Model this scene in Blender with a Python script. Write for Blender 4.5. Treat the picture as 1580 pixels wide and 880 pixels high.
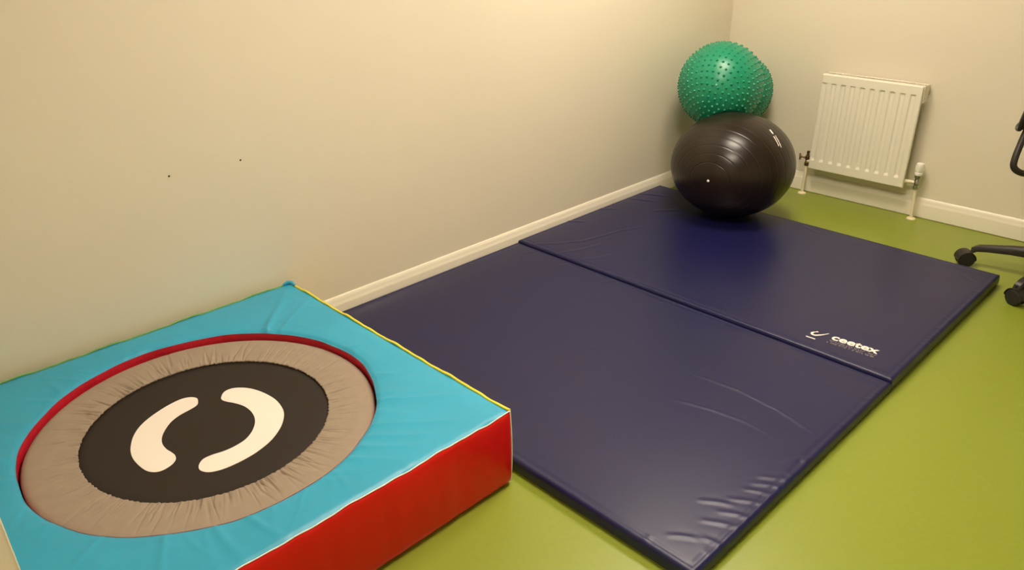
import bpy, bmesh, math, random
import numpy as np
from mathutils import Vector, Matrix
PI = math.pi
C = bpy.context.scene.collection
for o in list(bpy.data.objects): bpy.data.objects.remove(o)
scene = bpy.context.scene

# ------------------------------------------------------------------ camera
YAW, PITCH, ROLL = 0.7998, 0.45, -0.014
CAM = Vector((2.5363, -2.4931, 1.5171))
fw = Vector((-math.sin(YAW)*math.cos(PITCH), math.cos(YAW)*math.cos(PITCH), -math.sin(PITCH)))
rt0 = Vector((math.cos(YAW), math.sin(YAW), 0)); up0 = rt0.cross(fw)
rt = rt0*math.cos(ROLL) + up0*math.sin(ROLL); up = -rt0*math.sin(ROLL) + up0*math.cos(ROLL)
cd = bpy.data.cameras.new('camera'); cam = bpy.data.objects.new('camera', cd); C.objects.link(cam)
cd.sensor_width = 36; cd.sensor_fit = 'HORIZONTAL'; cd.lens = 1181.47/1580*36; cd.clip_start = .02
M = Matrix((rt, up, -fw)).transposed().to_4x4(); M.translation = CAM
cam.matrix_world = M
scene.camera = cam

# ------------------------------------------------------------------ exposure, world, lamp settings
scene.view_settings.view_transform = 'Standard'; scene.view_settings.look = 'None'
scene.view_settings.gamma = 1; scene.view_settings.use_curve_mapping = False
scene.view_settings.exposure = 1.2
w = bpy.data.worlds.new('world'); scene.world = w; w.use_nodes = True
w.node_tree.nodes['Background'].inputs[0].default_value = (1, .86, .68, 1)
w.node_tree.nodes['Background'].inputs[1].default_value = .30
LAMP_COLOR = (1.0, .86, .70)
CEILING_LIGHTS = [(0.88, 0.50, 17.0), (1.55, -0.95, 19.0), (2.65, -3.20, 9.0)]      # x, y, strength of each 600 mm panel
CEIL = 2.4

# ------------------------------------------------------------------ materials
def mat(name, col, rough=.5, spec=.5, metal=0, noise=None, bump=None, coat=0, sheen=0):
    m = bpy.data.materials.new(name); m.use_nodes = True; nt = m.node_tree; b = nt.nodes['Principled BSDF']
    b.inputs['Base Color'].default_value = (*col, 1); b.inputs['Roughness'].default_value = rough
    b.inputs['Specular IOR Level'].default_value = spec; b.inputs['Metallic'].default_value = metal
    b.inputs['Coat Weight'].default_value = coat; b.inputs['Sheen Weight'].default_value = sheen
    tc = nt.nodes.new('ShaderNodeTexCoord')
    if noise:                                        # (scale, amount) : small real colour variation
        n = nt.nodes.new('ShaderNodeTexNoise'); n.inputs['Scale'].default_value = noise[0]; n.inputs['Detail'].default_value = 4
        r = nt.nodes.new('ShaderNodeMapRange'); r.inputs['To Min'].default_value = 1-noise[1]; r.inputs['To Max'].default_value = 1+noise[1]
        r.inputs['From Min'].default_value = .3; r.inputs['From Max'].default_value = .7
        mx = nt.nodes.new('ShaderNodeVectorMath'); mx.operation = 'SCALE'; mx.inputs[0].default_value = col
        nt.links.new(tc.outputs['Object'], n.inputs['Vector']); nt.links.new(n.outputs['Fac'], r.inputs['Value'])
        nt.links.new(r.outputs[0], mx.inputs['Scale']); nt.links.new(mx.outputs[0], b.inputs['Base Color'])
    if bump:                                         # (scale, distance)
        n = nt.nodes.new('ShaderNodeTexNoise'); n.inputs['Scale'].default_value = bump[0]; n.inputs['Detail'].default_value = 3
        bp = nt.nodes.new('ShaderNodeBump'); bp.inputs['Distance'].default_value = bump[1]; bp.inputs['Strength'].default_value = 1
        nt.links.new(tc.outputs['Object'], n.inputs['Vector']); nt.links.new(n.outputs['Fac'], bp.inputs['Height'])
        nt.links.new(bp.outputs[0], b.inputs['Normal'])
    return m
MT = dict(
    wall=mat('wall_paint', (.74,.675,.53), .42, .35, noise=(1.2,.015), bump=(260,.0002)),
    ceiling=mat('ceiling_paint', (.62,.60,.55), .8, .2),
    skirting=mat('skirting_gloss', (.82,.76,.62), .3, .5),
    floor=mat('green_vinyl', (.245,.295,.030), .36, .42, noise=(60,.02), bump=(200,.00003)),
    mat_vinyl=mat('navy_vinyl', (.009,.009,.058), .34, .39, noise=(3,.05), bump=(600,.00008)),
    blue=mat('sky_blue_vinyl', (.03,.36,.56), .42, .5, noise=(5,.05), bump=(7,.004)),
    red=mat('red_vinyl', (.68,.008,.006), .34, .3, noise=(4,.03), bump=(5,.003)),
    red_in=mat('red_vinyl_inner', (.58,.012,.03), .5, .4, bump=(30,.004)),
    yellow=mat('yellow_vinyl', (.88,.72,.06), .4, .5),
    green_side=mat('green_vinyl_side', (.20,.40,.10), .4, .5),
    piping=mat('pale_piping', (.80,.80,.70), .4, .5),
    taupe=mat('taupe_fabric', (.34,.27,.205), .85, .2, noise=(30,.05)),
    web=mat('black_jumping_fabric', (.026,.017,.014), .6, .3, bump=(900,.0002)),
    print_white=mat('white_print', (.90,.82,.74), .5, .4),
    steel=mat('dark_steel', (.10,.10,.11), .35, .5, metal=1),
    brown_ball=mat('dark_brown_rubber', (.016,.009,.006), .30, .4, noise=(4,.12)),
    plug=mat('white_plug', (.9,.88,.8), .4, .5),
    green_ball=mat('green_rubber', (.008,.24,.125), .36, .5),
    radiator=mat('radiator_enamel', (.80,.755,.62), .32, .5),
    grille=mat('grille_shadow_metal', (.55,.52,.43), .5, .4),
    collar=mat('cream_plastic', (.85,.74,.46), .4, .5),
    pipe=mat('painted_pipe', (.80,.72,.52), .35, .5),
    bronze=mat('bronze', (.16,.085,.035), .4, .5, metal=.7),
    chrome=mat('tarnished_chrome', (.42,.44,.36), .3, .5, metal=1),
    trv=mat('white_valve_plastic', (.86,.84,.74), .4, .5),
    blackp=mat('black_plastic', (.022,.017,.014), .42, .5),
    rubber=mat('caster_rubber', (.02,.018,.016), .55, .4),
    mesh=mat('dark_grey_mesh_fabric', (.055,.045,.035), .8, .3, bump=(900,.001)),
    seat=mat('black_seat_fabric', (.02,.02,.022), .9, .2),
    screw=mat('dark_screw', (.05,.035,.02), .5, .5, metal=.5),
    frame_w=mat('white_lamp_frame', (.8,.8,.78), .5, .5),
    door=mat('white_door_paint', (.80,.72,.56), .4, .5),
)
def emis(s):
    m = bpy.data.materials.new('lamp_diffuser'); m.use_nodes = True; b = m.node_tree.nodes['Principled BSDF']
    b.inputs['Base Color'].default_value = (.8,.8,.8,1)
    b.inputs['Emission Color'].default_value = (*LAMP_COLOR,1); b.inputs['Emission Strength'].default_value = s
    return m

# ------------------------------------------------------------------ helpers
def link_mesh(name, verts, faces, m, parent=None, smooth=True, auto=None):
    me = bpy.data.meshes.new(name); 
    me.from_pydata([tuple(map(float, v)) for v in verts], [], faces); me.update()
    bm = bmesh.new(); bm.from_mesh(me); bmesh.ops.recalc_face_normals(bm, faces=bm.faces); bm.to_mesh(me); bm.free()
    me.materials.append(m)
    if smooth:
        me.polygons.foreach_set('use_smooth', [True]*len(me.polygons))
        if auto is not None:
            try: me.set_sharp_from_angle(angle=math.radians(auto))
            except Exception: pass
    o = bpy.data.objects.new(name, me); C.objects.link(o)
    if parent: o.parent = parent
    return o
def link_bm(name, bm, m, parent=None, smooth=True, auto=40):
    bmesh.ops.recalc_face_normals(bm, faces=bm.faces)
    me = bpy.data.meshes.new(name); bm.to_mesh(me); bm.free(); me.materials.append(m)
    if smooth:
        me.polygons.foreach_set('use_smooth', [True]*len(me.polygons))
        try: me.set_sharp_from_angle(angle=math.radians(auto))
        except Exception: pass
    o = bpy.data.objects.new(name, me); C.objects.link(o)
    if parent: o.parent = parent
    return o
def thing(name, loc, label, cat, group=None):
    o = bpy.data.objects.new(name, None); C.objects.link(o); o.location = loc; o.empty_display_size = .05
    o['label'] = label; o['category'] = cat
    if group: o['group'] = group
    return o
def struct(o): o['kind'] = 'structure'; return o
def add_box(bm, lo, hi, bev=0, seg=2):
    r = bmesh.ops.create_cube(bm, size=1); vs = r['verts']
    for v in vs: v.co = Vector([(lo[i]+hi[i])/2 + v.co[i]*(hi[i]-lo[i]) for i in range(3)])
    if bev:
        es = list({e for v in vs for e in v.link_edges})
        bmesh.ops.bevel(bm, geom=es, offset=bev, segments=seg, profile=.5, affect='EDGES')
def box(name, lo, hi, m, parent=None, bev=0, seg=2):
    bm = bmesh.new(); add_box(bm, lo, hi, bev, seg); return link_bm(name, bm, m, parent, smooth=bev > 0)
def add_tube(bm, pts, rad, n=12, caps=True):
    pts = [Vector(p) for p in pts]; rs = rad if isinstance(rad, (list, tuple)) else [rad]*len(pts)
    rings = []; ref = None
    for i, p in enumerate(pts):
        t = ((pts[min(i+1, len(pts)-1)] - pts[max(i-1, 0)])).normalized()
        if ref is None:
            ref = Vector((0,0,1)) if abs(t.z) < .9 else Vector((1,0,0))
        a = (ref - t*ref.dot(t)).normalized(); ref = a; b = t.cross(a)
        rings.append([bm.verts.new(p + (a*math.cos(2*PI*k/n) + b*math.sin(2*PI*k/n))*rs[i]) for k in range(n)])
    for A, B in zip(rings, rings[1:]):
        for k in range(n): bm.faces.new((A[k], A[(k+1) % n], B[(k+1) % n], B[k]))
    if caps: bm.faces.new(rings[0][::-1]); bm.faces.new(rings[-1])
def tube(name, pts, rad, m, parent=None, n=12):
    bm = bmesh.new(); add_tube(bm, pts, rad, n); return link_bm(name, bm, m, parent)
def add_lathe(bm, prof, origin=(0,0,0), n=32, axis=None):
    # prof: (r, z) list, about local z; axis: matrix
    o = Vector(origin); rings = []
    for r, z in prof:
        if r < 1e-6:
            v = Vector((0,0,z)); v = (axis @ v if axis else v) + o; rings.append([bm.verts.new(v)])
        else:
            ring = []
            for k in range(n):
                v = Vector((r*math.cos(2*PI*k/n), r*math.sin(2*PI*k/n), z)); v = (axis @ v if axis else v) + o
                ring.append(bm.verts.new(v))
            rings.append(ring)
    for A, B in zip(rings, rings[1:]):
        if len(A) == 1 and len(B) == 1: continue
        for k in range(n):
            k2 = (k+1) % n
            if len(A) == 1: bm.faces.new((A[0], B[k], B[k2]))
            elif len(B) == 1: bm.faces.new((A[k], A[k2], B[0]))
            else: bm.faces.new((A[k], A[k2], B[k2], B[k]))
def lathe(name, prof, m, parent=None, origin=(0,0,0), n=32, axis=None):
    bm = bmesh.new(); add_lathe(bm, prof, origin, n, axis); return link_bm(name, bm, m, parent)
def grid_faces(nu, nv, wrap_u=False):
    f = []
    for i in range(nu if wrap_u else nu-1):
        i2 = (i+1) % nu
        for j in range(nv-1): f.append((i*nv+j, i2*nv+j, i2*nv+j+1, i*nv+j+1))
    return f
def prism(name, poly, z0, z1, m, parent=None, z_fun=None):
    bm = bmesh.new()
    a = [bm.verts.new((x, y, z0)) for x, y in poly]; b = [bm.verts.new((x, y, z1)) for x, y in poly]
    bm.faces.new(a[::-1]); bm.faces.new(b)
    n = len(poly)
    for i in range(n): bm.faces.new((a[i], a[(i+1) % n], b[(i+1) % n], b[i]))
    return link_bm(name, bm, m, parent, smooth=False)
def catmull(pts, k=5, closed=True):
    out = []; n = len(pts)
    for i in range(n if closed else n-1):
        if closed: p = [Vector(pts[(i+d) % n]) for d in (-1,0,1,2)]
        else: p = [Vector(pts[min(max(i+d,0),n-1)]) for d in (-1,0,1,2)]
        for j in range(k):
            t = j/k
            out.append(.5*((2*p[1]) + (p[2]-p[0])*t + (2*p[0]-5*p[1]+4*p[2]-p[3])*t*t + (3*p[1]-p[0]-3*p[2]+p[3])*t**3))
    if not closed: out.append(Vector(pts[-1]))
    return out
def polydist(X, Y, pts):
    """distance to a polyline and the position 0..1 along it"""
    best = np.full(X.shape, 1e9); s = np.zeros(X.shape); n = len(pts)-1
    for i in range(n):
        ax, ay = pts[i][:2]; bx, by = pts[i+1][:2]; dx, dy = bx-ax, by-ay
        t = np.clip(((X-ax)*dx + (Y-ay)*dy)/(dx*dx+dy*dy+1e-12), 0, 1)
        d = np.hypot(X-ax-t*dx, Y-ay-t*dy); k = d < best
        best = np.where(k, d, best); s = np.where(k, (i+t)/n, s)
    return best, s
def smooth_noise(n, k, rng, wrap=True):
    """sum of a few random harmonics on n samples"""
    t = np.linspace(0, 2*PI, n, endpoint=not wrap); v = np.zeros(n)
    for q in k: v += rng.normal()*np.cos(q*t + rng.uniform(0, 2*PI))
    return v/np.sqrt(len(k))

# ------------------------------------------------------------------ the room
D = 1.8483; XR = 3.75; YF = -2.475; SK = .1095; ST = .016
struct(box('floor', (-.1, -4.1, -.1), (XR+.1, D+.1, 0), MT['floor']))
struct(box('ceiling', (-.1, -4.1, CEIL), (XR+.1, D+.1, CEIL+.1), MT['ceiling']))
struct(box('wall_left', (-.1, -4.1, 0), (0, D, CEIL), MT['wall']))
struct(box('wall_back', (-.1, D, 0), (XR+.1, D+.1, CEIL), MT['wall']))
struct(box('wall_right', (XR, -4.1, 0), (XR+.1, D, CEIL), MT['wall']))
struct(box('wall_front', (0, YF-.11, 0), (2.175, YF-.002, CEIL), MT['wall']))
wf2 = struct(box('wall_front', (3.08, YF-.11, 0), (XR, YF, CEIL), MT['wall']))
wf3 = struct(box('wall_front', (2.175, YF-.11, 2.08), (3.08, YF, CEIL), MT['wall']))
# white door lining on the doorway the picture is taken from (its edge shows at the lower left)
struct(box('trim_1', (2.175, YF-.12, 0), (2.2065, YF, 2.08), MT['door'], bev=.002))
struct(box('trim_2', (3.05, YF-.12, 0), (3.08, YF, 2.08), MT['door'], bev=.002))
struct(box('trim_3', (2.2065, YF-.12, 2.05), (3.05, YF, 2.08), MT['door'], bev=.002))
def skirting(name, a, b, nrm):
    """extruded moulded board from a to b, nrm points into the room"""
    prof = [(0,.0025), (ST-.001,.0025), (ST,.0045), (ST,.072), (ST-.001,.078), (ST-.004,.084), (ST-.005,.090), (ST-.007,.098), (ST-.010,.105), (ST-.013,SK-.001), (0,SK)]
    a = Vector(a); b = Vector(b); n = Vector(nrm); V = []
    for p in (a, b):
        for d, z in prof: V.append(p + n*d + Vector((0,0,z)))
    k = len(prof); F = [tuple(range(k))[::-1], tuple(range(k, 2*k))] + [(i, (i+1) % k, (i+1) % k+k, i+k) for i in range(k)]
    return struct(link_mesh(name, V, F, MT['skirting'], auto=25))
skirting('baseboard_left', (0, YF, 0), (0, D, 0), (1,0,0))
skirting('baseboard_back', (ST, D, 0), (XR, D, 0), (0,-1,0))
skirting('baseboard_right', (XR, YF, 0), (XR, D-ST, 0), (-1,0,0))
# ceiling lights (the lamps of the room)
for i, (x, y, s) in enumerate(CEILING_LIGHTS):
    t = thing('ceiling_light', (x, y, CEIL), ['square ceiling light panel above the exercise mats', 'square ceiling light panel above the near end of the front mat', 'square ceiling light panel in the hall outside the doorway'][i], 'ceiling light', 'ceiling light panels')
    bm = bmesh.new()
    for lo, hi in (((-.31,-.31,-.025),(.31,-.29,0)), ((-.31,.29,-.025),(.31,.31,0)), ((-.31,-.29,-.025),(-.29,.29,0)), ((.29,-.29,-.025),(.31,.29,0))): add_box(bm, lo, hi)
    link_bm('frame', bm, MT['frame_w'], t, smooth=False)
    box('diffuser', (-.29,-.29,-.015), (.29,.29,-.003), emis(s), t)

# ------------------------------------------------------------------ the two navy mats
def gym_mat(name, x0, y0, L, W, T, label, ridges, seed, dips=()):
    t = thing(name, (x0, y0, 0), label, 'exercise mat', 'navy folding exercise mats')
    rng = np.random.default_rng(seed)
    e = [0, .0015, .004, .0075, .012, .018]
    def axis(n): 
        k = int((n-.036)/.0065); return np.array(e + list(np.linspace(.018, n-.018, k+1)[1:-1]) + [n-q for q in e[::-1]])
    ax, ay = axis(L), axis(W); X, Y = np.meshgrid(ax, ay, indexing='ij')
    d = np.minimum(np.minimum(X, L-X), np.minimum(Y, W-Y)); R = .011
    dd = np.clip(d, 0, R); Z = T - R + np.sqrt(np.maximum(R*R-(R-dd)**2, 0)) 
    Z -= .0016*np.exp(-((d-.022)/.006)**2)                       # stitched line just inside the edge
    lg_ = 1-np.exp(-(np.hypot((X-1.64)/.20, (Y-.115)/.10))**4) if y0 == 0 else 1
    for _ in range(14):                                          # broad soft swells of the foam
        kx, ky = rng.uniform(1, 7, 2); Z += .0004*np.cos(kx*X+ky*Y*rng.choice([-1,1])+rng.uniform(0, 6.3))*np.clip(d/.08, 0, 1)*lg_
    for pts, h, wd in ridges:
        P = [(px-x0, py-y0) for px, py in pts]
        dist, s = polydist(X, Y, P); tap = np.clip(np.sin(np.clip(s, .0, 1)*PI), 0, 1)**.6 if h > 0 else 1
        hh = abs(h); Z += hh*np.exp(-(dist/wd)**2)*tap - .35*hh*np.exp(-(dist/(2.3*wd))**2)*tap
    # small gathers all round the hem
    for _ in range(90):
        side = rng.integers(4); u = rng.uniform(.05, .95); ln = rng.uniform(.02, .05); a = rng.normal()*.25
        if side == 0: p = (0.004, u*W); q = (ln, u*W+a*ln)
        elif side == 1: p = (L-.004, u*W); q = (L-ln, u*W+a*ln)
        elif side == 2: p = (u*L, .004); q = (u*L+a*ln, ln)
        else: p = (u*L, W-.004); q = (u*L+a*ln, W-ln)
        lo = (min(p[0],q[0])-.03, min(p[1],q[1])-.03); hi = (max(p[0],q[0])+.03, max(p[1],q[1])+.03)
        i0, i1 = np.searchsorted(ax, [lo[0], hi[0]]); j0, j1 = np.searchsorted(ay, [lo[1], hi[1]])
        dist, s = polydist(X[i0:i1, j0:j1], Y[i0:i1, j0:j1], [p, q]); Z[i0:i1, j0:j1] += rng.uniform(.0003,.0011)*np.exp(-(dist/.005)**2)*np.sin(np.clip(s,0,1)*PI)
    nu, nv = X.shape
    V = list(np.c_[X.ravel(), Y.ravel(), Z.ravel()]); F = grid_faces(nu, nv)
    loop = [i*nv for i in range(nu)] + [(nu-1)*nv+j for j in range(1, nv)] + [i*nv+nv-1 for i in range(nu-2, -1, -1)] + [j for j in range(nv-2, 0, -1)]
    base = loop; n = len(loop); cx, cy = L/2, W/2
    for out, z in ((.0006, T*.62), (.0012, T*.45), (.0006, T*.2), (-.003, .004), (-.008, .0004)):
        st = len(V)
        for li in loop:
            x, y, _ = V[li]
            nx = (-1 if x < 1e-6 else 1 if x > L-1e-6 else 0); ny = (-1 if y < 1e-6 else 1 if y > W-1e-6 else 0)
            V.append((x+nx*out, y+ny*out, z))
        F += [(base[i], base[(i+1) % n], st+(i+1) % n, st+i) for i in range(n)]
        base = [st+i for i in range(n)]
    F.append(tuple(base))
    link_mesh('cover', V, F, MT['mat_vinyl'], t)
    return t
L = 1.83
ridF = [([(1.30,-.444),(1.3689,-.429),(1.5004,-.4142),(1.6505,-.4266),(1.7658,-.4562),(1.835,-.485)], .0035, .0055),
        ([(1.36,-.622),(1.4162,-.5994),(1.4997,-.5745),(1.6085,-.5578),(1.7148,-.5671)], .0024, .0055)]
for a, b in [((1.7789,-.6667),(1.838,-.59)), ((1.7691,-.7727),(1.8414,-.727)), ((1.7673,-.8483),(1.844,-.8104)), ((1.7566,-.916),(1.844,-.8604)), ((1.7649,-.9793),(1.845,-.9352)), ((1.79,-1.0923),(1.845,-1.0826)), ((1.772,-.81),(1.843,-.765)), ((1.75,-1.04),(1.842,-.99)), ((1.72,-1.15),(1.79,-1.10)), ((1.70,-.98),(1.79,-.92))]:
    ridF.append(([a, ((a[0]+b[0])/2, (a[1]+b[1])/2+.004), b], .0024, .008))
for q in (.12,.34,.6,.9,1.25): ridF.append(([(q+.02,-.08),(q+.05,-.02)], .0015, .008))
gym_mat('exercise_mat', .0195, -1.2127, L, 1.2097, .0465, 'navy blue vinyl exercise mat without lettering, the nearer one beside the trampoline', ridF, 3)
ridR = [([(.10,-.0),(.19,.10),(.2633,.2133),(.3108,.4628),(.3684,.6057)], .003, .009), ([(.2729,.0033),(.3327,.1325),(.354,.254)], .003, .010),
        ([(.025,.87),(.1867,.9432)], .004, .012), ([(.0228,.9842),(.1749,1.0535)], .005, .012), ([(.022,.3601),(.1009,.4284)], .004, .011),
        ([(.03,.62),(.10,.70)], .003, .012), ([(.25,.80),(.36,.92)], .003, .013), ([(.40,.02),(.46,.12),(.47,.2)], .002, .010), ([(1.70,1.1),(1.80,1.02)], .002, .01), ([(.9,1.16),(1.05,1.1)], .002, .012)]
rear = gym_mat('exercise_mat', .0195, 0.0, L, 1.192, .0565, 'navy blue vinyl exercise mat with white lettering, the farther one under the brown ball', ridR, 8)
# printed logo on the rear mat: children in the mat's local frame
ZT = .0567
def loc(p): return (p[0]-.0195, p[1])
def text_part(name, body, size, x, y, ang, parent, m, bold=.0, sx=1, spacing=1.0):
    cu = bpy.data.curves.new(name, 'FONT'); cu.body = body; cu.size = size; cu.extrude = .0003; cu.offset = bold; cu.space_character = spacing; cu.resolution_u = 4
    to = bpy.data.objects.new('tmp', cu); C.objects.link(to); bpy.context.view_layer.update()
    me = bpy.data.meshes.new_from_object(to.evaluated_get(bpy.context.evaluated_depsgraph_get())); bpy.data.objects.remove(to); bpy.data.curves.remove(cu)
    xs = [v.co.x for v in me.vertices]; x_0 = min(xs)
    ca, sa = math.cos(ang), math.sin(ang)
    for v in me.vertices:
        px, py = (v.co.x-x_0)*sx, v.co.y
        v.co = (x+px*ca-py*sa, y+px*sa+py*ca, ZT+v.co.z+.0005)
    me.materials.clear(); me.materials.append(m); o = bpy.data.objects.new(name, me); C.objects.link(o); o.parent = parent
    return o, (max(xs)-x_0)*sx
ox, oy = loc((1.572, .122))
txt, wdt = text_part('lettering', 'ceetex', .062, ox, oy, math.radians(4), rear, MT['print_white'], bold=.0016, sx=1.0)
print('lettering width', wdt)
def ribbon(pts, ws, z0, z1, bm):
    pts = [Vector(p) for p in pts]; A = []
    for i, p in enumerate(pts):
        t = (pts[min(i+1,len(pts)-1)]-pts[max(i-1,0)]).normalized(); n = Vector((-t.y, t.x)); wd = ws[i]
        A.append([bm.verts.new((q.x, q.y, z)) for q, z in ((p+n*wd, z1), (p-n*wd, z1), (p-n*wd, z0), (p+n*wd, z0))])
    for a, b in zip(A, A[1:]):
        for k in range(4): bm.faces.new((a[k], a[(k+1) % 4], b[(k+1) % 4], b[k]))
    bm.faces.new(A[0]); bm.faces.new(A[-1][::-1])
bm = bmesh.new()
sw = catmull([loc(p) for p in [(1.5095,.1370),(1.5015,.1270),(1.5000,.1165),(1.5060,.1085),(1.5165,.1090),(1.5280,.1205),(1.5390,.1375),(1.5485,.1570)]], 5, False)
nn = len(sw); ribbon([(p[0], p[1]) for p in sw], [(.0012 + .0034*math.sin(PI*(i/(nn-1))**.8)) for i in range(nn)], ZT, ZT+.0008, bm)
add_lathe(bm, [(0, ZT+.0008), (.0042, ZT+.0008), (.0042, ZT)], (*loc((1.5105,.1395)), 0), 16)
link_bm('swoosh_emblem', bm, MT['print_white'], rear, smooth=False)
bm = bmesh.new(); a = loc((1.4953,.078)); b = loc((1.5308,.0805)); ribbon([a, b], [.0026,.0026], ZT, ZT+.0008, bm)
link_bm('emblem_underline', bm, MT['print_white'], rear, smooth=False)
# the two lines of tiny illegible print under the word: broken strokes only
bm = bmesh.new(); rg = random.Random(4)
for row, (y_, h_) in enumerate(((.1045,.0085), (.0885,.0085))):
    x = 1.572
    while x < 1.742:
        yb = y_ + (x-1.572)*.06; k = rg.random(); wq = .0045+rg.random()*.0015
        P = [loc((x, yb)), loc((x, yb+h_)), loc((x+wq, yb)), loc((x+wq, yb+h_)), loc((x, yb+h_*.5)), loc((x+wq, yb+h_*.5))]
        segs = rg.choice([[(0,1),(0,2)], [(0,1),(1,3)], [(0,1),(2,3),(4,5)], [(1,3),(2,3)], [(0,2),(1,3),(0,1)], [(4,5),(0,1)]])
        for i, j in segs: ribbon([P[i], P[j]], [.0008,.0008], ZT-.0003, ZT+.0008, bm)
        x += wq+.0035 + (.005 if rg.random() < .12 else 0)
link_bm('small_print', bm, mat('faint_print', (.30,.25,.24), .6), rear, smooth=False)

# ------------------------------------------------------------------ foam surround of the trampoline
TX0, TX1, TY0, TY1, TH = .042, 1.2451, -2.462, -1.2565, .2591
HC = (.6449, -1.8634); HR = .4716
sur = thing('foam_surround', (TX0, TY0, 0), 'square foam safety surround with sky blue top and red side, round opening for the trampoline', 'foam surround')
rng = np.random.default_rng(11)
sx = lambda x: x-TX0
sy = lambda y: y-TY0
# seam waviness along each side (s in metres)
def wav(s, ph): return .0018*math.sin(s*23+ph)+.0012*math.sin(s*47+ph*2.1)+.0008*math.sin(s*91+ph)
NT = 720; NRD = 46
th = np.linspace(0, 2*PI, NT, endpoint=False)
def sq_hit(c, s):
    ts = []
    if c > 1e-9: ts.append((TX1-HC[0])/c)
    if c < -1e-9: ts.append((TX0-HC[0])/c)
    if s > 1e-9: ts.append((TY1-HC[1])/s)
    if s < -1e-9: ts.append((TY0-HC[1])/s)
    return min(ts)
# snap nearest samples on the corners
cor = [math.atan2(y-HC[1], x-HC[0]) % (2*PI) for x in (TX0,TX1) for y in (TY0,TY1)]
for cth in cor: th[np.argmin(abs(th-cth))] = cth
folds = [(rng.uniform(0, 2*PI), rng.uniform(.012,.035), rng.uniform(.0008,.0026), rng.uniform(.3,.9), rng.uniform(-.25,.25)) for _ in range(58)]
folds += [(a, .02, .0036, 1., b) for a, b in ((.35,.1),(.45,.12),(.55,.1),(.66,.08),(.9,.0),(-.25,.1),(-.4,.1),(-.62,.06),(2.2,0),(2.3,.05))]
V = []
hr_w = .0025*smooth_noise(NT, [3,5,7,11,17,26], rng)
for i, a in enumerate(th):
    c, s = math.cos(a), math.sin(a); Rout = sq_hit(c, s); ri = HR + hr_w[i]
    for j in range(NRD):
        t = j/(NRD-1); t2 = t
        r = ri + (Rout-ri)*t2; x = HC[0]+c*r; y = HC[1]+s*r
        dh = (r-ri); do = (Rout-r)
        z = TH + .004*min(1, math.sin(PI*min(t,1))*1.4) 
        z -= .006*math.exp(-(dh/.008)**2) + .004*math.exp(-(do/.010)**2)
        for fa, fw_, fh, fl, sk in folds:
            dd = (a - fa - sk*t + PI) % (2*PI) - PI
            if abs(dd) < fw_*3: z += fh*math.exp(-(dd/fw_)**2)*math.exp(-(t/fl)**2)*min(1, dh/.01+.2)
        if abs(y-TY1) < 1e-5 or abs(y-TY0) < 1e-5 or abs(x-TX1) < 1e-5 or abs(x-TX0) < 1e-5: z += wav(x+y, 1.)
        V.append((sx(x), sy(y), z))
link_mesh('top_cover', V, grid_faces(NT, NRD, True), MT['blue'], sur)
# inner red lining of the opening
V = []; NJ = 14
lw = .003*smooth_noise(NT, [9,14,23,31,44], rng)
for i, a in enumerate(th):
    for j in range(NJ):
        t = j/(NJ-1); r = HR + hr_w[i] - .0005 + .006*math.sin(PI*t) + lw[i]*math.sin(PI*t)
        z = (TH-.005)*(1-t) + .004*t
        V.append((sx(HC[0]+math.cos(a)*r), sy(HC[1]+math.sin(a)*r), z))
link_mesh('opening_lining', V, grid_faces(NT, NJ, True), MT['red_in'], sur)
# side panels
def side(name, a, b, nrm, m, ph, bulge=.014):
    a = Vector(a); b = Vector(b); n = Vector(nrm); Ls = (b-a).length; NU, NV = 150, 22; V = []
    r_ = np.random.default_rng(int(ph*10)); nz = .0009*smooth_noise(NU, [3,5,9,15,22], r_, False)
    for i in range(NU):
        s = i/(NU-1); p = a.lerp(b, s); endr = min(1, min(s, 1-s)*Ls/.03); endr = math.sqrt(max(0, 1-(1-endr)**2))
        ztop = TH-.004 + wav(p.x+p.y, 1.)
        for j in range(NV):
            t = j/(NV-1)
            z = .002 + (ztop-.002)*(1-math.cos(PI*t))/2
            prof = (max(0, math.sin(PI*(z/ztop))))**.45
            q = p + n*(bulge*prof*(.35+.65*endr) + nz[i]*math.sin(PI*t) - .010*math.exp(-((z)/.012)**2))
            V.append((sx(q.x), sy(q.y), z))
    return link_mesh(name, V, grid_faces(NU, NV), m, sur)
side('side_panel', (TX1,TY0,0), (TX1,TY1,0), (1,0,0), MT['red'], 1.3)['label'] = 'red vinyl side facing the room'
side('side_panel', (TX0,TY1,0), (TX1,TY1,0), (0,1,0), MT['yellow'], 2.3, .006)['label'] = 'yellow vinyl side facing the mats'
side('side_panel', (TX0,TY0,0), (TX0,TY1,0), (-1,0,0), MT['green_side'], 3.3, .005)['label'] = 'green vinyl side against the wall'
side('side_panel', (TX0,TY0,0), (TX1,TY0,0), (0,-1,0), MT['blue'], 4.3, .003)['label'] = 'blue vinyl side'

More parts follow.
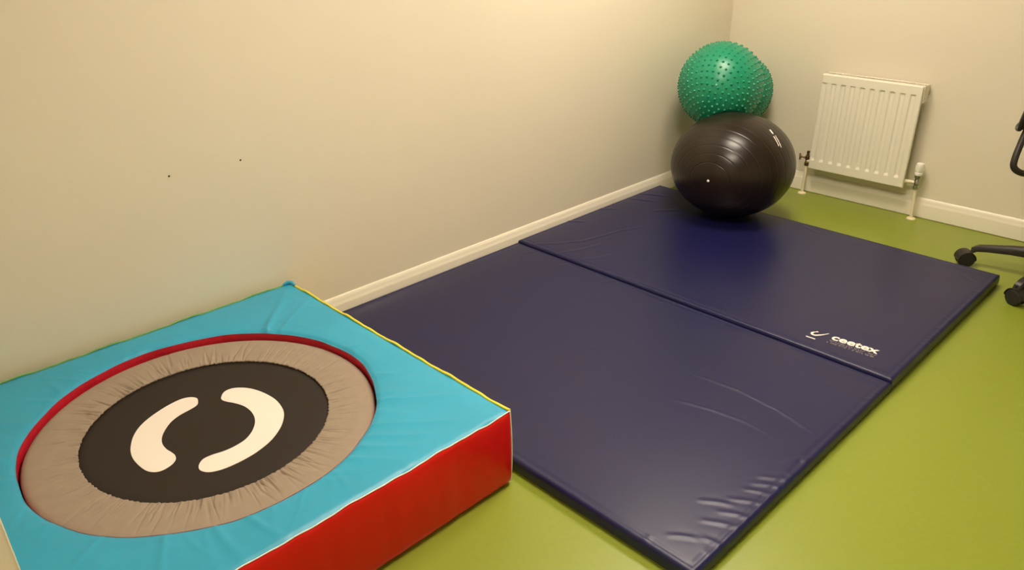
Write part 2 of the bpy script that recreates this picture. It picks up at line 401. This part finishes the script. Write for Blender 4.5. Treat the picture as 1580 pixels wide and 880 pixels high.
def pipe_line(name, a, b, m, r=.0028, dz=0., off=(0,0)):
    a = Vector(a); b = Vector(b); P = []
    for i in range(121):
        p = a.lerp(b, i/120); P.append((sx(p.x)+off[0], sy(p.y)+off[1], TH-.0015+dz+wav(p.x+p.y, 1.)))
    return tube(name, P, r, m, sur, 8)
pipe_line('seam_piping', (TX0+.02,TY1,0), (TX1,TY1,0), MT['yellow'], .0042, .001, (0,.002))['label'] = 'yellow piping along the edge facing the mats'
pipe_line('seam_piping', (TX1,TY0,0), (TX1,TY1,0), MT['piping'], .0016, .0, (.001,0))['label'] = 'pale piping above the red side'
pipe_line('seam_piping', (TX0,TY0,0), (TX0,TY1,0), MT['green_side'], .003, .001, (0,0))['label'] = 'green piping along the wall'
tube('corner_piping', [(sx(TX1)+.000+.006*math.sin(PI*k/16), sy(TY1)+.002, .012+(TH-.014)*k/16) for k in range(17)], .0028, MT['piping'], sur, 8)
tube('corner_tuft', [(sx(TX0)+.004, sy(TY1)-.03, TH+.002), (sx(TX0)+.010, sy(TY1)-.012, TH+.009), (sx(TX0)+.020, sy(TY1)-.001, TH+.008), (sx(TX0)+.038, sy(TY1)+.001, TH+.001)], [.005,.008,.007,.004], MT['blue'], sur, 10)

# ------------------------------------------------------------------ the mini trampoline inside it
TC = (.6390, -1.8615)
tr = thing('mini_trampoline', (TC[0], TC[1], 0), 'round mini trampoline with black jumping mat, gathered taupe pad and two white crescent foot marks', 'trampoline')
NP = 1440; NR = 26; tp = np.linspace(0, 2*PI, NP, endpoint=False)
rng = np.random.default_rng(5)
R_IN, R_OUT = .334, .4665
Zd = np.zeros((NP, NR)); rr = np.linspace(0, 1, NR)
for _ in range(330):
    a = rng.uniform(0, 2*PI); wd = rng.uniform(.0035,.011); dp = rng.uniform(.0010,.0050)*(1 if rng.random() < .7 else -.6); ln = rng.uniform(.12,.6); st_ = 0 if rng.random() < .75 else rng.uniform(.1,.4); sk = rng.uniform(-.06,.06)
    dd = (tp[:,None] - a - sk*rr[None,:] + PI) % (2*PI) - PI
    Zd -= dp*np.exp(-(dd/wd)**2)*np.exp(-(np.maximum(0, rr[None,:]-st_)/ln)**2)*np.clip(1-(st_-rr[None,:])/.12, 0, 1)
scal = .0009*smooth_noise(NP, [31,47,58,77,90,121,150], rng)
V = []
offx, offy = HC[0]-TC[0], HC[1]-TC[1]
for i, a in enumerate(tp):
    c, s = math.cos(a), math.sin(a)
    # tuck under and bead at the elastic edge, then the gathered cloth, then roll down at the rim
    for (r, z) in ((R_IN+.012, .2180), (R_IN+.001, .2215), (R_IN-.0005, .2262)):
        V.append((c*(r+scal[i]), s*(r+scal[i]), z))
    for j in range(NR):
        t = rr[j]; ro = R_OUT; r = R_IN + .003 + (ro-R_IN-.003)*t + scal[i]*(1-t)
        z = .2275 + .007*math.sin(PI*min(t*1.15, 1)*.5) - .006*max(0, (t-.88)/.12)**2 + Zd[i, j]
        V.append((c*r+offx*t, s*r+offy*t, z))
    V.append((c*(R_OUT)+offx, s*(R_OUT)+offy, .19)); V.append((c*(R_OUT-.004)+offx, s*(R_OUT-.004)+offy, .16))
link_mesh('spring_pad', V, grid_faces(NP, NR+5, True), MT['taupe'], tr)
MZ = .2195
lathe('jumping_mat', [(0, MZ), (.18, MZ), (.30, MZ+.0005), (.349, MZ+.001), (.352, MZ-.001), (.349, MZ-.004), (.18, MZ-.005), (0, MZ-.005)], MT['web'], tr, n=128)
def crescent(name, pts, label):
    P = catmull([(x-TC[0], y-TC[1]) for x, y in pts], 5); o = prism(name, [(p[0], p[1]) for p in P], MZ+.0004, MZ+.0014, MT['print_white'], tr); o['label'] = label
crescent('foot_mark', [(.5062,-1.8352),(.4861,-1.8307),(.4671,-1.8434),(.4581,-1.8693),(.4645,-1.9145),(.4849,-1.969),(.511,-2.009),(.545,-2.0388),(.5887,-2.0622),(.6259,-2.0736),(.6649,-2.0767),(.7128,-2.072),(.7387,-2.0593),(.7482,-2.0401),(.7433,-2.0148),(.7298,-1.9973),(.7102,-1.9905),(.6892,-1.9922),(.6658,-1.996),(.6355,-1.9943),(.6064,-1.984),(.5783,-1.9641),(.5507,-1.9346),(.5363,-1.9027),(.5299,-1.868),(.5220,-1.8456)], 'white crescent foot mark on the left')
crescent('foot_mark', [(.5342,-1.7757),(.5146,-1.757),(.5126,-1.7332),(.5275,-1.7118),(.5555,-1.6912),(.6024,-1.675),(.6639,-1.6676),(.7205,-1.676),(.7595,-1.6934),(.7992,-1.7259),(.8333,-1.772),(.852,-1.8191),(.8598,-1.8641),(.8592,-1.9126),(.851,-1.9437),(.8379,-1.9615),(.8164,-1.9699),(.7958,-1.963),(.7801,-1.9447),(.7797,-1.92),(.7872,-1.8895),(.7884,-1.8592),(.7808,-1.8237),(.7572,-1.7904),(.7197,-1.7626),(.6756,-1.7491),(.6312,-1.7493),(.5939,-1.7621),(.5668,-1.7762),(.5494,-1.7808)], 'white crescent foot mark on the right')
bm = bmesh.new(); fr = [(.445*math.cos(2*PI*k/96), .445*math.sin(2*PI*k/96), .205) for k in range(97)]; add_tube(bm, fr, .0125, 12, False); link_bm('frame_ring', bm, MT['steel'], tr)
for k in range(6):
    a = PI/6+k*PI/3; lg = tube('leg', [(.43*math.cos(a), .43*math.sin(a), .205), (.43*math.cos(a), .43*math.sin(a), .03), (.43*math.cos(a), .43*math.sin(a), .012)], [.0125,.0125,.0125], MT['steel'], tr)
    lathe('rubber_foot', [(0,0), (.018,0), (.018,.03), (.0135,.034), (0,.034)], MT['rubber'], lg, (.43*math.cos(a), .43*math.sin(a), .0), 20)

# ------------------------------------------------------------------ the balls
BC = np.array([.556, 1.058, .3215]); BS = np.array([.317, .317, .268])
G1 = np.array([.3245, 1.252, .674]); R1 = .2225
G2 = np.array([.222, 1.592, .580]); R2 = .2045
def clip_plane(P, o, n):
    """press the skin flat where it meets the plane (o, n); n points out of the ball"""
    n = n/np.linalg.norm(n); d = (P-o)@n; k = d > 0
    P[k] -= np.outer(d[k], n); return P
def axes_from(p):
    p = p/np.linalg.norm(p); a = np.cross(p, [0,0,1.]); a /= np.linalg.norm(a); return a, np.cross(p, a), p
# contact planes between neighbours
def ell_r(nv): nv = nv/np.linalg.norm(nv); return 1/np.linalg.norm(nv/BS)
v1 = G1-BC; n1 = v1/np.linalg.norm(v1); gap1 = np.linalg.norm(v1); eb = ell_r(v1); ov = eb+R1-gap1; o1 = BC+n1*(eb-.55*ov)
v12 = G2-G1; n12 = v12/np.linalg.norm(v12); d12 = np.linalg.norm(v12); o12 = G1+n12*(R1-(R1+R2-d12)/2)
v2 = G2-BC; n2 = v2/np.linalg.norm(v2); d2 = np.linalg.norm(v2); print('contacts', gap1, eb+R1, d12, R1+R2, d2, ell_r(v2)+R2)
bt = thing('exercise_ball', (BC[0], BC[1], .057), 'large dark brown exercise ball resting on the far mat under the green balls', 'exercise ball')
NA, NB = 144, 420
a_, b_, p_ = axes_from(np.array([.168, -.986, 0.]))
TH_ = np.linspace(0, PI, NB); PH = np.linspace(0, 2*PI, NA, endpoint=False)
dr = np.zeros(NB)
for g in range(2, 19):
    th0 = math.radians(9.3*g); dr -= .0013*np.exp(-((TH_-th0)/.007)**2)
dr[:] += .004*np.exp(-(TH_/.05)**2)*0
T2, P2 = np.meshgrid(TH_, PH, indexing='xy'); rad = 1 + dr[None,:]/.3
U = (np.sin(T2)*np.cos(P2))[...,None]*a_ + (np.sin(T2)*np.sin(P2))[...,None]*b_ + np.cos(T2)[...,None]*p_
P = (U*rad[...,None]*BS).reshape(-1,3) + BC
P = clip_plane(P, np.array([0,0,.0575]), np.array([0,0,-1.])); P = clip_plane(P, o1, n1)
P -= np.array([BC[0], BC[1], .057])
link_mesh('body', list(P), grid_faces(NA, NB, True), MT['brown_ball'], bt)
def on_ball(dirv, lift=.0008):
    d = np.array(dirv)/np.linalg.norm(dirv); q = d*(ell_r(d)+lift); return q+BC-np.array([BC[0],BC[1],.057])
pl = on_ball([.168*.317, -.986*.317, -.004], 0)
q_ = Vector((.168,-.986,0)).to_track_quat('Z','Y').to_matrix()
lathe('air_plug', [(0,.004), (.004,.0038), (.0062,.002), (.0068,-.002), (0,-.002)], MT['plug'], bt, tuple(pl), 20, q_)
# white printed mark on the shoulder of the ball: an oval and two rows of worn lettering
A0 = np.array([.7500,1.052,.540])-BC; A1 = np.array([.815,1.034,.477])-BC; ac = np.cross(A0, A1); ac /= np.linalg.norm(ac)
def bq(s, t): return on_ball(A0+(A1-A0)*s+ac*t, .0012)
def ball_quads(name, quads, m):
    V = []; F = []
    for s0, s1, t0, t1 in quads:
        n = 4; b0 = len(V)
        for i in range(n+1):
            s = s0+(s1-s0)*i/n; V += [bq(s, t0), bq(s, t1), bq(s,t1)*.999, bq(s,t0)*.999]
        for i in range(n):
            k = b0+4*i
            for e_ in range(4): F.append((k+e_, k+(e_+1) % 4, k+4+(e_+1) % 4, k+4+e_))
        F.append((b0,b0+1,b0+2,b0+3)); F.append(tuple(b0+4*n+q for q in (3,2,1,0)))
    return link_mesh(name, V, F, m, bt, smooth=False)
rg = random.Random(2); Q = [(-.08,.24,-.004,.006)]
for t0, t1, sA, sB in ((.003,.011,.36,1.12), (-.012,-.003,.40,1.02)):
    s = sA
    while s < sB:
        ww = .05+rg.random()*.04; Q.append((s, min(s+ww, sB), t0+rg.random()*.002, t1-rg.random()*.002)); s += ww+.012
ball_quads('printed_mark', Q, MT['print_white'])

def spiky(name, Cn, R, seed, label, clips, plugdir):
    t = thing(name, (Cn[0], Cn[1], Cn[2]), label, 'massage ball', 'green spiky massage balls')
    NA, NB = 96, 64; T2, P2 = np.meshgrid(np.linspace(0, PI, NB), np.linspace(0, 2*PI, NA, endpoint=False), indexing='xy')
    P = np.stack([np.sin(T2)*np.cos(P2), np.sin(T2)*np.sin(P2), np.cos(T2)], -1).reshape(-1,3)*R
    V = [P + Cn]; F = grid_faces(NA, NB, True); base = len(P)
    N = 640; rr = np.random.default_rng(seed); rot = Matrix.Rotation(seed*.7, 3, 'Y') @ Matrix.Rotation(seed*1.3, 3, 'X'); rot = np.array(rot)
    for k in range(N):
        z = 1-2*(k+.5)/N; ph = k*2.399963; d = rot @ np.array([math.sqrt(1-z*z)*math.cos(ph), math.sqrt(1-z*z)*math.sin(ph), z])
        a, b, p = axes_from(d + 1e-6); pts = []
        for r_, h in ((.0078,-.0008), (.0056,.0022), (.0042,.0058), (.0022,.0076)):
            for q in range(8): pts.append(p*(R+h) + (a*math.cos(q*PI/4)+b*math.sin(q*PI/4))*r_)
        pts.append(p*(R+.0080)); V.append(np.array(pts)+Cn)
        for ring in range(3):
            for q in range(8): F.append((base+ring*8+q, base+ring*8+(q+1) % 8, base+ring*8+8+(q+1) % 8, base+ring*8+8+q))
        for q in range(8): F.append((base+24+q, base+24+(q+1) % 8, base+32))
        base += 33
    V = np.concatenate(V)
    for o_, n_ in clips: V = clip_plane(V, o_, n_)
    link_mesh('body', list(V-Cn), F, MT['green_ball'], t)
    if plugdir is not None:
        d = np.array(plugdir, float); d /= np.linalg.norm(d); q = Vector(d).to_track_quat('Z','Y').to_matrix()
        lathe('air_plug', [(0,.004), (.0035,.0036), (.005,.002), (.0055,-.002), (0,-.002)], mat('pale_green_plug', (.30,.62,.42), .4), t, tuple(d*R), 16, q)
    return t
wl = (np.array([.001,0,0]), np.array([-1.,0,0])); wb = (np.array([0,D-.001,0]), np.array([0,1.,0]))
spiky('massage_ball', G1, R1, 3, 'larger green spiky massage ball, in front, on top of the brown exercise ball', [(o1+n1*.0015, -n1), (o12-n12*.001, n12), wl], (.40,-.86,.19))
n2o = BC+n2*(ell_r(v2)+.0)
spiky('massage_ball', G2, R2, 9, 'green spiky massage ball behind, wedged into the corner and mostly hidden', [(o12+n12*.001, -n12), wl, wb] + ([(n2o, -n2)] if d2 < ell_r(v2)+R2 else []), None)

# ------------------------------------------------------------------ radiator
RX0, RX1, RZ0, RZ1 = .6565, 1.190, .168, .7065; RY = D-.100
rad_ = thing('radiator', (RX0, D, RZ0), 'white ribbed panel radiator mounted low on the wall right of the balls', 'radiator')
lx = lambda x: x-RX0
ly = lambda y: y-D
lz = lambda z: z-RZ0
NX, NZ = 320, 150
xs = np.linspace(RX0, RX1, NX); zs = np.concatenate([np.linspace(RZ0, RZ0+.075, 46)[:-1], np.linspace(RZ0+.075, RZ1-.075, 40)[:-1], np.linspace(RZ1-.075, RZ1, 66)])
X, Z = np.meshgrid(xs, zs, indexing='ij'); Yd = np.zeros_like(X)
gz0, gz1 = .217, .662
for k in range(10):
    xc = .6745+.0523*k + .002
    gx = np.clip((.0155-np.abs(X-xc))/.008, 0, 1); gx = gx*gx*(3-2*gx)
    gz = np.clip((Z-gz0)/.014, 0, 1)*np.clip((gz1-Z)/.006, 0, 1)
    Yd = np.maximum(Yd, gx*gz)
Yd *= .0075
# rounded edge
de = np.minimum(np.minimum(X-RX0, RX1-X), np.minimum(Z-RZ0, RZ1-Z)); Yd += .005*np.clip(1-de/.005, 0, 1)**2
nu, nv = X.shape
V = list(np.c_[lx(X).ravel(), (ly(RY)+Yd).ravel(), lz(Z).ravel()]); F = grid_faces(nu, nv)
loop = [i*nv for i in range(nu)] + [(nu-1)*nv+j for j in range(1, nv)] + [i*nv+nv-1 for i in range(nu-2, -1, -1)] + [j for j in range(nv-2, 0, -1)]
st = len(V); n = len(loop)
for li in loop: x, y, z = V[li]; V.append((x, ly(RY)+.014, z))
F += [(loop[i], loop[(i+1) % n], st+(i+1) % n, st+i) for i in range(n)]; F.append(tuple(range(st, st+n)))
link_mesh('front_panel', V, F, MT['radiator'], rad_, auto=50)
# convector fins behind the panel
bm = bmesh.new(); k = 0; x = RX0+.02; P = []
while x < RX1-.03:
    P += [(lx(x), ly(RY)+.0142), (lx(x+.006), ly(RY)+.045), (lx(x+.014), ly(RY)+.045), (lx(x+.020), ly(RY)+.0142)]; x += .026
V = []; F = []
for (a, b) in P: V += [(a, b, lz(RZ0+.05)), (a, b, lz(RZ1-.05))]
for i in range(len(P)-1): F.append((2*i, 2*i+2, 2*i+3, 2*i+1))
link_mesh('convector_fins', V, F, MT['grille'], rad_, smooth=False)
# top grille : rim with slots
bm = bmesh.new(); gy0, gy1 = ly(RY)+.006, ly(D)-.022
add_box(bm, (lx(RX0)+.002, gy0, lz(RZ1)-.016), (lx(RX1)+.006, gy0+.014, lz(RZ1)+.003), .002); add_box(bm, (lx(RX0)+.002, gy1-.012, lz(RZ1)-.016), (lx(RX1)+.006, gy1, lz(RZ1)+.003), .002)
x = RX0+.006
while x < RX1-.004: add_box(bm, (lx(x), gy0+.01, lz(RZ1)-.004), (lx(x)+.0045, gy1-.008, lz(RZ1)+.001)); x += .0125
link_bm('top_grille', bm, MT['radiator'], rad_)
for xa in (RX0+.001, RX1-.001):
    bm = bmesh.new(); add_box(bm, (lx(xa)-.0015+(.004 if xa > 1 else 0), ly(RY)+.012, lz(RZ1-.085)), (lx(xa)+.0015+(.004 if xa > 1 else 0), gy1, lz(RZ1)+.002), .001)
    link_bm('end_cheek', bm, MT['radiator'], rad_)
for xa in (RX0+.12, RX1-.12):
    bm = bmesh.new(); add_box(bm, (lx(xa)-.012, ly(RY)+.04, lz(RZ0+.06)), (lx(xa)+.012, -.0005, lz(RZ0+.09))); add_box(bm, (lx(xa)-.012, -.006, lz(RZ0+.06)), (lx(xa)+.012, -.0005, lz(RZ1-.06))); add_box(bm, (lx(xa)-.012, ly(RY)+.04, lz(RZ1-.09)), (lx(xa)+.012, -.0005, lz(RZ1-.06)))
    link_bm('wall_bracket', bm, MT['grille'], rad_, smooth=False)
# left valve: supply pipe, floor collar, bronze lockshield with lever
def collar(x, y): return lathe('floor_collar', [(0,.010), (.011,.010), (.016,.009), (.0225,.005), (.024,.0006), (0,.0006)], MT['collar'], pp, (lx(x), ly(y), lz(0)), 32)
pxl, pyl = .629, D-.062
pp = tube('supply_pipe', [(lx(pxl), ly(pyl), lz(.002)), (lx(pxl), ly(pyl), lz(.188))], .0085, MT['pipe'], rad_, 16); collar(pxl, pyl)
bm = bmesh.new()
add_lathe(bm, [(0,.170), (.011,.170), (.013,.174), (.013,.190), (.010,.193), (.010,.205), (.014,.209), (.014,.226), (.009,.230), (.0065,.244), (.008,.246), (.008,.256), (.004,.259), (0,.259)], (lx(pxl), ly(pyl), lz(0)), 20)
link_bm('lockshield_valve', bm, MT['bronze'], rad_)
vv = tube('drain_lever', [(lx(pxl), ly(pyl), lz(.214)), (lx(pxl-.030), ly(pyl)-.004, lz(.218)), (lx(pxl-.040), ly(pyl)-.005, lz(.219))], [.006,.005,.008], MT['bronze'], rad_, 12)
tube('lever_handle', [(lx(pxl-.040), ly(pyl)-.010, lz(.200)), (lx(pxl-.042), ly(pyl)-.005, lz(.219)), (lx(pxl-.048), ly(pyl)+.001, lz(.234))], [.005,.006,.005], MT['bronze'], vv, 10)
tube('radiator_tail', [(lx(pxl), ly(pyl), lz(.200)), (lx(RX0+.02), ly(RY)+.02, lz(.200))], .009, MT['pipe'], rad_, 14)
# right valve : thermostatic head
pxr, pyr = 1.2445, D-.060
pp = tube('supply_pipe', [(lx(pxr+.012), ly(pyr), lz(.002)), (lx(pxr), ly(pyr), lz(.175))], .0085, MT['pipe'], rad_, 16); collar(pxr+.012, pyr)
bm = bmesh.new()
add_lathe(bm, [(0,.166), (.0125,.166), (.0145,.170), (.0145,.182), (.0105,.185), (.0105,.192), (.015,.196), (.015,.214), (.012,.218), (.012,.226), (.017,.229), (.017,.243), (0,.243)], (lx(pxr), ly(pyr), lz(0)), 20)
link_bm('valve_body', bm, MT['chrome'], rad_)
th_ = lathe('thermostatic_head', [(0,.243), (.018,.243), (.0205,.247), (.0205,.258), (.0185,.261), (.0195,.263), (.0205,.300), (.0185,.308), (.012,.311), (0,.311)], MT['trv'], rad_, (lx(pxr), ly(pyr), lz(0)), 28)
bm = bmesh.new()
for k in range(14):
    a = 2*PI*k/14; add_tube(bm, [(lx(pxr)+.0203*math.cos(a), ly(pyr)+.0203*math.sin(a), lz(.266)), (lx(pxr)+.0208*math.cos(a), ly(pyr)+.0208*math.sin(a), lz(.298))], .0014, 6)
link_bm('grip_ribs', bm, MT['trv'], th_)
tube('radiator_tail', [(lx(pxr), ly(pyr), lz(.204)), (lx(RX1-.02), ly(RY)+.02, lz(.204))], .0095, MT['pipe'], rad_, 14)

# ------------------------------------------------------------------ two screws left in the wall
for (y, z), lb in (((-1.601,.755), 'tiny dark screw in the left wall, the lower one in the picture, above the trampoline'), ((-1.349,.755), 'tiny dark screw in the left wall, the farther one, above the trampoline corner')):
    t = thing('wall_screw', (0, y, z), lb, 'screw', 'screws in the left wall')
    q = Matrix.Rotation(PI/2, 3, 'Y')
    lathe('head', [(0,.0012), (.0005,.0022), (.0026,.0018), (.0034,.0002), (0,.0002)], MT['screw'], t, (0,0,0), 16, q)

# ------------------------------------------------------------------ office chair at the right edge
CC = Vector((2.05, 1.40, 0)); ch = thing('office_chair', CC, 'black mesh-back swivel office chair on casters, cut off by the right edge', 'chair')
hub = lathe('base_hub', [(0,.085), (.036,.085), (.040,.10), (.040,.150), (.032,.165), (0,.165)], MT['blackp'], ch, (0,0,0), 28)
def caster(par, px, py, ang):
    Rm = Matrix.Rotation(ang, 3, 'Z')
    def T(v): return Rm @ Vector(v) + Vector((px, py, 0))
    c = None
    for sgn in (-1, 1):
        bm = bmesh.new(); ax = Matrix.Rotation(PI/2, 3, 'X')
        add_lathe(bm, [(0,-.010), (.024,-.010), (.030,-.009), (.033,-.006), (.033,.006), (.030,.009), (.024,.010), (0,.010)], (0,0,0), 28, ax)
        for v in bm.verts: v.co = T(v.co*1.1 + Vector((0, sgn*.019, .0368)))
        wh = link_bm('wheel', bm, MT['rubber'], par)
    bm = bmesh.new()   # hood between the wheels
    n = 14; A = []
    for y in (-.031, .031):
        ring = [bm.verts.new(T((math.cos(math.radians(-5+190*k/n))*.0395, y*(.9 if k in (0,n) else 1), .0368+math.sin(math.radians(-5+190*k/n))*.0395))) for k in range(n+1)]
        ring2 = [bm.verts.new(T((math.cos(math.radians(-5+190*k/n))*.0375, y*(.9 if k in (0,n) else 1), .0368+math.sin(math.radians(-5+190*k/n))*.0375))) for k in range(n+1)]
        A.append((ring, ring2))
    for k in range(n):
        bm.faces.new((A[0][0][k], A[0][0][k+1], A[1][0][k+1], A[1][0][k])); bm.faces.new((A[0][1][k], A[1][1][k], A[1][1][k+1], A[0][1][k+1]))
        for q in (0, 1): bm.faces.new((A[q][0][k], A[q][1][k], A[q][1][k+1], A[q][0][k+1]))
    for k in (0, n): bm.faces.new((A[0][0][k], A[1][0][k], A[1][1][k], A[0][1][k]))
    link_bm('hood', bm, MT['blackp'], par)
for k in range(5):
    a = math.radians((187, 254, 326, 38, 110)[k]); d = Vector((math.cos(a), math.sin(a), 0)); pr = Vector((-d.y, d.x, 0)); R = .372 
    bm = bmesh.new(); S = []
    for (r, zt, zb, wd) in ((.03,.152,.095,.030), (.12,.145,.100,.027), (.22,.130,.095,.023), (.31,.112,.084,.020), (.350,.104,.076,.018), (.368,.094,.064,.0165), (.378,.078,.060,.014)):
        p = d*r; S.append([bm.verts.new(v) for v in (p+pr*wd*.7+Vector((0,0,zt)), p+pr*wd+Vector((0,0,zt-.010)), p+pr*wd*.9+Vector((0,0,zb)), p-pr*wd*.9+Vector((0,0,zb)), p-pr*wd+Vector((0,0,zt-.010)), p-pr*wd*.7+Vector((0,0,zt)))])
    for A_, B_ in zip(S, S[1:]):
        for q in range(6): bm.faces.new((A_[q], A_[(q+1) % 6], B_[(q+1) % 6], B_[q]))
    bm.faces.new(S[0]); bm.faces.new(S[-1][::-1])
    arm = link_bm('base_arm', bm, MT['blackp'], ch)
    tip = d*R; cpos = tip + (Vector((-.016, -.026, 0)) if k == 0 else Vector((math.cos(a+2.6), math.sin(a+2.6), 0))*.012)
    add = tube('caster_stem', [(tip.x, tip.y, .050), (tip.x, tip.y, .088)], .0065, MT['steel'], arm, 10)
    caster(arm, cpos.x, cpos.y, a+.5+k*.9)
tube('gas_lift', [(0,0,.16), (0,0,.26), (0,0,.262), (0,0,.42)], [.026,.026,.015,.015], MT['blackp'], ch, 20)
bm = bmesh.new(); add_box(bm, (-.10,-.07,.405), (.12,.07,.445), .012); link_bm('tilt_mechanism', bm, MT['blackp'], ch)
bm = bmesh.new(); add_box(bm, (-.165,-.215,.445), (.255,.215,.505), .028, 4); link_bm('seat', bm, MT['seat'], ch)
# back: plane near x = 1.75 .. 1.80, chair faces +x; near lower corner shows in the picture
def bp_(y, z): return Vector((1.752 + .15*(z-.67) + .05*((y-1.42)/.25)**2*-.3 + .012, y, z)) - CC
# lower U-shaped frame below the mesh
Uc = [(1.785,1.270,.71), (1.780,1.252,.665), (1.7775,1.234,.620), (1.7770,1.212,.570), (1.781,1.206,.535), (1.799,1.222,.512), (1.825,1.262,.500), (1.835,1.40,.496), (1.825,1.54,.500), (1.80,1.58,.53), (1.780,1.59,.58), (1.78,1.56,.66), (1.785,1.55,.71)]
P = catmull([Vector(p)-CC for p in Uc], 6, False); tube('back_support_loop', P, .0135, MT['blackp'], ch, 12)
tube('back_bar', [Vector((1.835,1.40,.496))-CC, Vector((1.90,1.40,.44))-CC, Vector((1.97,1.40,.425))-CC], .018, MT['blackp'], ch, 12)
V = []; NU, NV = 24, 24
ya0, ya1, za0, za1 = 1.200, 1.62, .672, 1.08
def bk(u, v, off):
    # rounded-rectangle outline: shrink width near the top and bottom corners
    s = 2*u-1; t = 2*v-1; k = 1-.10*abs(t)**6
    y = (ya0+ya1)/2 + s*(ya1-ya0)/2*k*(1+.06*t); z = (za0+za1)/2 + t*(za1-za0)/2*(1-.06*abs(s)**5)
    x = 1.755 + .16*(z-.67) + .035*(1-s*s) *-1 + .035 - .035 + off + .02*s*s*0
    return Vector((x, y, z))-CC
for side_ in (0, 7):
    for i in range(NU):
        for j in range(NV): V.append(bk(i/(NU-1), j/(NV-1), .006*side_ + .0))
F = grid_faces(NU, NV) + [tuple(q+NU*NV for q in f) for f in grid_faces(NU, NV)]
lp = [i*NV for i in range(NU)] + [(NU-1)*NV+j for j in range(1, NV)] + [i*NV+NV-1 for i in range(NU-2, -1, -1)] + [j for j in range(NV-2, 0, -1)]
F += [(lp[i], lp[(i+1) % len(lp)], lp[(i+1) % len(lp)]+NU*NV, lp[i]+NU*NV) for i in range(len(lp))]
bkm = link_mesh('backrest', V, F, MT['mesh'], ch, auto=50)
ed = [Vector(V[i])+Vector((.003,0,0)) for i in lp] ; ed.append(ed[0])
bm = bmesh.new(); add_tube(bm, ed, .009, 10, False); link_bm('back_frame', bm, MT['blackp'], bkm)
